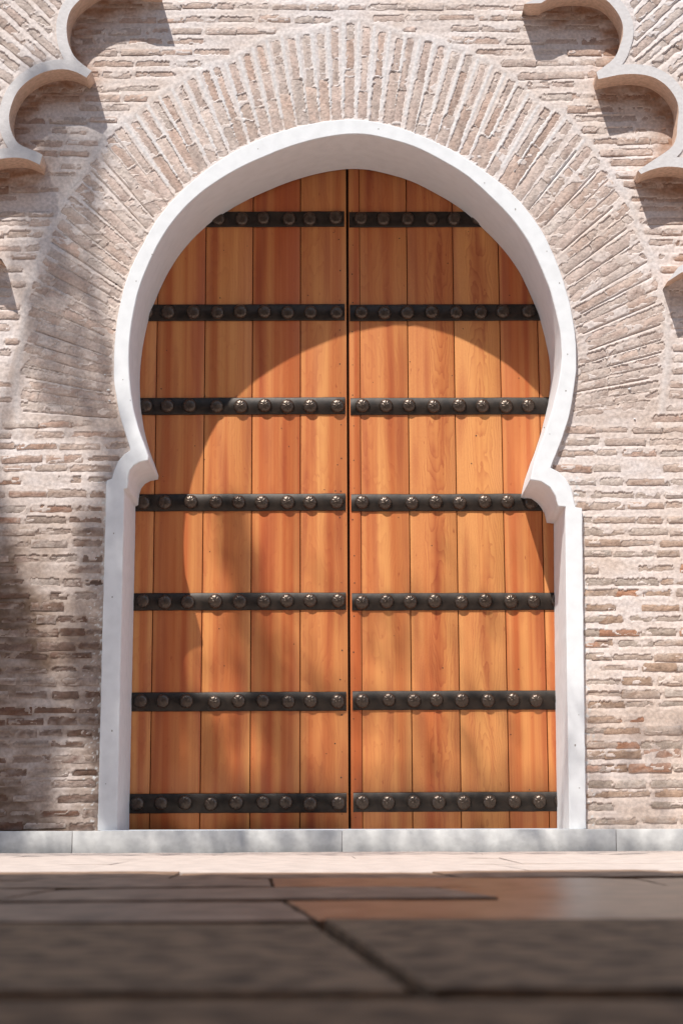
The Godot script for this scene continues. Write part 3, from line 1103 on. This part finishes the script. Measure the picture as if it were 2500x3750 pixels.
func plank_mesh(x0: float, x1: float, y0: float, y1: float, z0: float, z1: float, shift: float, mirror: bool) -> ArrayMesh:
	var st := st_new()
	var c := 0.0025
	var prof := [Vector2(x0, z0), Vector2(x0, z1 - c), Vector2(x0 + c, z1), Vector2(x1 - c, z1), Vector2(x1, z1 - c), Vector2(x1, z0)]
	var n := 10
	for k in prof.size() - 1:
		for j in n:
			var ya := lerpf(y0, y1, float(j) / n)
			var yb := lerpf(y0, y1, float(j + 1) / n)
			var a := Vector3(prof[k].x, ya, prof[k].y)
			var b := Vector3(prof[k].x, yb, prof[k].y)
			var d := Vector3(prof[k + 1].x, yb, prof[k + 1].y)
			var e := Vector3(prof[k + 1].x, ya, prof[k + 1].y)
			for p: Vector3 in [a, b, d, a, d, e]:
				var u := (p.x - x0) / maxf(x1 - x0, 0.3)
				var v := clampf((p.y - y0) / (y1 - y0), 0.0, 1.0) * 0.93 + 0.01 + shift * 0.05
				st.set_uv(Vector2(1.0 - u if mirror else u, 1.0 - v if shift > 0.5 else v))
				st.add_vertex(p)
	for y: float in [y0, y1]:
		for k in range(1, prof.size() - 1):
			for p: Vector2 in ([prof[0], prof[k], prof[k + 1]] if y == y0 else [prof[0], prof[k + 1], prof[k]]):
				st.set_uv(Vector2(0.5, shift))
				st.add_vertex(Vector3(p.x, y, p.y))
	st.generate_normals()
	return st.commit()

# a forged strap: slightly wavy edges, thin bevel
func band_mesh(x0: float, x1: float, y0: float, y1: float, z0: float, z1: float, seed_: int) -> ArrayMesh:
	var st := st_new()
	var n := 24
	var c := 0.005
	for i in n:
		var rows := []
		for e in 2:
			var x := lerpf(x0, x1, float(i + e) / n)
			var wa := 0.0025 * n_mid.get_noise_2d(x, seed_ * 3.0)
			var wb := 0.0025 * n_mid.get_noise_2d(x, seed_ * 3.0 + 50.0)
			var wz := 0.0015 * n_mid.get_noise_2d(x, seed_ * 3.0 + 90.0)
			rows.append([Vector3(x, y0 + wa, z0), Vector3(x, y0 + wa, z1 - c + wz), Vector3(x, y0 + wa + c, z1 + wz), Vector3(x, y1 + wb - c, z1 + wz), Vector3(x, y1 + wb, z1 - c + wz), Vector3(x, y1 + wb, z0)])
		for k in 5:
			quad(st, rows[0][k], rows[0][k + 1], rows[1][k + 1], rows[1][k])
	for e in 2:
		var x := x0 if e == 0 else x1
		var p := [Vector3(x, y0, z0), Vector3(x, y1, z0), Vector3(x, y1, z1 - 0.002), Vector3(x, y0, z1 - 0.002)]
		if e == 0:
			quad(st, p[0], p[1], p[2], p[3])
		else:
			quad(st, p[3], p[2], p[1], p[0])
	return flat_mesh(st)

# a domed stud, scored with double lines that cross at its tip
func stud_mesh() -> ArrayMesh:
	var st := st_new()
	var seg := 80
	var prof := [[0.053, 0.000], [0.0525, 0.008], [0.049, 0.0165], [0.0415, 0.0245], [0.031, 0.030], [0.018, 0.0335], [0.006, 0.035]]
	st.set_smooth_group(1)
	var at := func(r: int, k: int) -> Vector3:
		var a := TAU * k / seg
		var m := k % 8
		var deep := 0.0019 if (m == 1 or m == 7) and r > 0 else 0.0
		var rad: float = prof[r][0] - deep * 0.7
		return Vector3(cos(a) * rad, sin(a) * rad, prof[r][1] - deep * 0.7)
	for r in prof.size() - 1:
		for k in seg:
			quad(st, at.call(r, k), at.call(r + 1, k), at.call(r + 1, k + 1), at.call(r, k + 1))
	for k in seg:
		st.add_vertex(Vector3(0, 0, 0.0353))
		st.add_vertex(at.call(prof.size() - 1, k + 1))
		st.add_vertex(at.call(prof.size() - 1, k))
	st.generate_normals()
	return st.commit()

# ---------------------------------------------------------------- what shades the paving and the wall, behind and beside the viewer
func build_house_opposite(grain: Texture2D, bump: Texture2D) -> void:
	var h := thing("townhouse", "tall plain ochre house across the court, its shade lying over the near paving", "house")
	var wall_mat := rough_mat(lin(0.48, 0.34, 0.25), 0.9, grain, bump, 0.5, 0.6)
	part("wall", box_mesh(Vector3(-15, -0.1, 13.4), Vector3(14, 12.9, 22), 0.03), wall_mat, h)
	part("parapet", box_mesh(Vector3(-15.1, 12.9, 13.3), Vector3(-0.03, 13.15, 13.7), 0.02), wall_mat, h)
	part("parapet", box_mesh(Vector3(-0.03, 12.9, 13.3), Vector3(14.1, 13.22, 13.7), 0.02), wall_mat, h)
	for r in 3:
		for k in 6:
			part("window", box_mesh(Vector3(-12.5 + k * 4.4, 2.0 + r * 3.6, 13.37), Vector3(-11.4 + k * 4.4, 3.7 + r * 3.6, 13.41), 0.01), mats.dark, h)

func seg_d(p: Vector2, l: PackedVector2Array) -> float:
	var d := 1e9
	for i in l.size() - 1:
		d = minf(d, p.distance_to(Geometry2D.get_closest_point_to_segment(p, l[i], l[i + 1])))
	return d

# how thick the foliage is, along the sun's ray that ends at p on the wall
func shade(p: Vector2) -> float:
	var s := 0.0
	for c in [
		[v2([-1.95, 5.1, -2.12, 4.34, -1.98, 3.69, -1.85, 3.2]), 0.32, 0.64],
		[v2([-2.72, 2.5, -2.42, 1.6, -2.30, 1.1, -2.2, 0.6, -2.33, 0.0]), 0.34, 1.0],
		[v2([-1.72, 1.25, -1.72, 0.8]), 0.24, 1.0],
		[v2([-1.3, 1.6, -0.9, 1.5, -0.5, 1.3]), 0.42, 0.45],
		[v2([-1.0, 2.6, -0.7, 2.0]), 0.35, 0.35],
		[v2([-1.74, 2.25, -1.72, 1.6, -1.72, 0.95]), 0.18, 0.72],
		[v2([-1.60, 2.9, -1.58, 0.2]), 0.14, 0.9],
		[v2([-2.0, 0.95, -1.7, 0.9]), 0.16, 0.9],
		[v2([-1.15, 3.62, -1.02, 2.93, -0.86, 2.29, -0.6, 1.41, -0.45, 0.6]), 0.16, 0.85],
		[v2([-1.5, 2.3, -1.3, 1.75, -1.12, 1.35, -0.95, 1.2]), 0.16, 0.85],
		[v2([-1.4, 0.0, -0.65, 0.0]), 0.14, 0.6],
		[v2([-0.2, 0.0, 0.3, 0.0]), 0.10, 0.5]]:
		var d := seg_d(p, c[0])
		if d < c[1]:
			s = maxf(s, c[2] * (1.0 - pow(d / c[1], 3.0)))
	if p.y < -0.25:
		return 0.22
	if seg_d(p, v2([-2.24, 2.7, -2.12, 1.82, -1.98, 1.21, -1.90, 0.98])) < 0.075 + 0.055 * clampf(p.y - 0.9, 0.0, 1.6):
		s *= 0.05
	if seg_d(p, v2([-1.86, 0.72, -1.80, 0.22])) < 0.15:
		s *= 0.05
	if p.x < -2.7 and p.y < 3.5 and p.y > -0.4:
		s = 0.6
	var thin := 0.19 * clampf((3.7 - p.y) / 1.8, 0.0, 1.0)  # sparse leaves added only to dim the lower door, jamb and paving
	if p.x < -1.62 and p.y > 0.1 and p.y < 3.4 or p.x > 1.0 and p.y > 1.0:
		thin = 0.0
	s = maxf(s, thin)
	return s

func build_tree(grain: Texture2D) -> void:
	var base := Vector3(-7.2, 0, 6.4)
	var t := thing("tree", "tall leafy tree beside the court, dappling the left side of the wall", "tree", base)
	var bark := rough_mat(lin(0.12, 0.085, 0.06), 0.95, grain, null, 0.0, 1.5)
	var leaf := StandardMaterial3D.new()
	leaf.albedo_color = lin(0.06, 0.10, 0.03)
	leaf.roughness = 0.6
	leaf.backlight = lin(0.02, 0.04, 0.01)
	leaf.cull_mode = BaseMaterial3D.CULL_DISABLED
	var spots := []
	var tries := 0
	while tries < 115000:
		tries += 1
		var w := Vector2(rng.randf_range(-4.6, 2.6), rng.randf_range(-3.0, 5.4))
		var deep := rng.randf_range(5.2, 7.2)
		if rng.randf() < -log(1.0 - 0.97 * shade(w)) / 3.5:
			spots.append(Vector3(w.x, w.y, 0) + SUN * deep)
	var st := st_new()
	for q in [[Vector3(0, 0.16, 0), Vector3(0, 0, 0.022), Vector3(0, 0, -0.022)], [Vector3(0.045, 0.08, 0.012), Vector3(0, 0, 0.03), Vector3(0, 0.16, 0)], [Vector3(-0.045, 0.08, 0.012), Vector3(0, 0.16, 0), Vector3(0, 0, 0.03)]]:
		for p: Vector3 in q:
			st.add_vertex(p)
	var mm := MultiMesh.new()
	mm.transform_format = MultiMesh.TRANSFORM_3D
	mm.mesh = flat_mesh(st)
	mm.instance_count = spots.size()
	for k in spots.size():
		var b := Basis(Vector3(rng.randf_range(-1, 1), rng.randf_range(-1, 1), rng.randf_range(-1, 1)).normalized(), rng.randf() * TAU).scaled(Vector3.ONE * rng.randf_range(0.45, 0.75))
		mm.set_instance_transform(k, Transform3D(b, spots[k] - base))
	var fo := MultiMeshInstance3D.new()
	fo.name = "foliage"
	fo.multimesh = mm
	fo.material_override = leaf
	t.add_child(fo)
	fo.set_meta("kind", "stuff")
	# trunk and limbs that reach the foliage
	var fork := Vector3(0.4, 8.6, -0.1)
	part("trunk", limb([Vector3(0, -0.2, 0), Vector3(0.15, 4, 0.1), Vector3(0.1, 6.5, 0.0), fork], [0.34, 0.28, 0.22, 0.18]), bark, t)
	for e: Vector2 in [Vector2(-2.95, 1.5), Vector2(-3.2, 3.0), Vector2(-2.6, 0.6), Vector2(-1.95, 4.6), Vector2(-1.7, 1.6), Vector2(-0.9, 2.4)]:
		var tip := Vector3(e.x, e.y, 0) + SUN * 6.2 - base
		part("limb", limb([fork, fork.lerp(tip, 0.5) + Vector3(-0.3, 0.5, 0.2), tip], [0.12, 0.06, 0.012]), bark, t)

func limb(p: Array, r: Array) -> ArrayMesh:
	var st := st_new()
	st.set_smooth_group(1)
	var n := 10
	for i in p.size() - 1:
		for k in n:
			var a := TAU * k / n
			var b := TAU * (k + 1) / n
			var ca := Vector3(cos(a), 0, sin(a))
			var cb := Vector3(cos(b), 0, sin(b))
			quad(st, p[i] + ca * r[i], p[i + 1] + ca * r[i + 1], p[i + 1] + cb * r[i + 1], p[i] + cb * r[i])
	st.generate_normals()
	return st.commit()
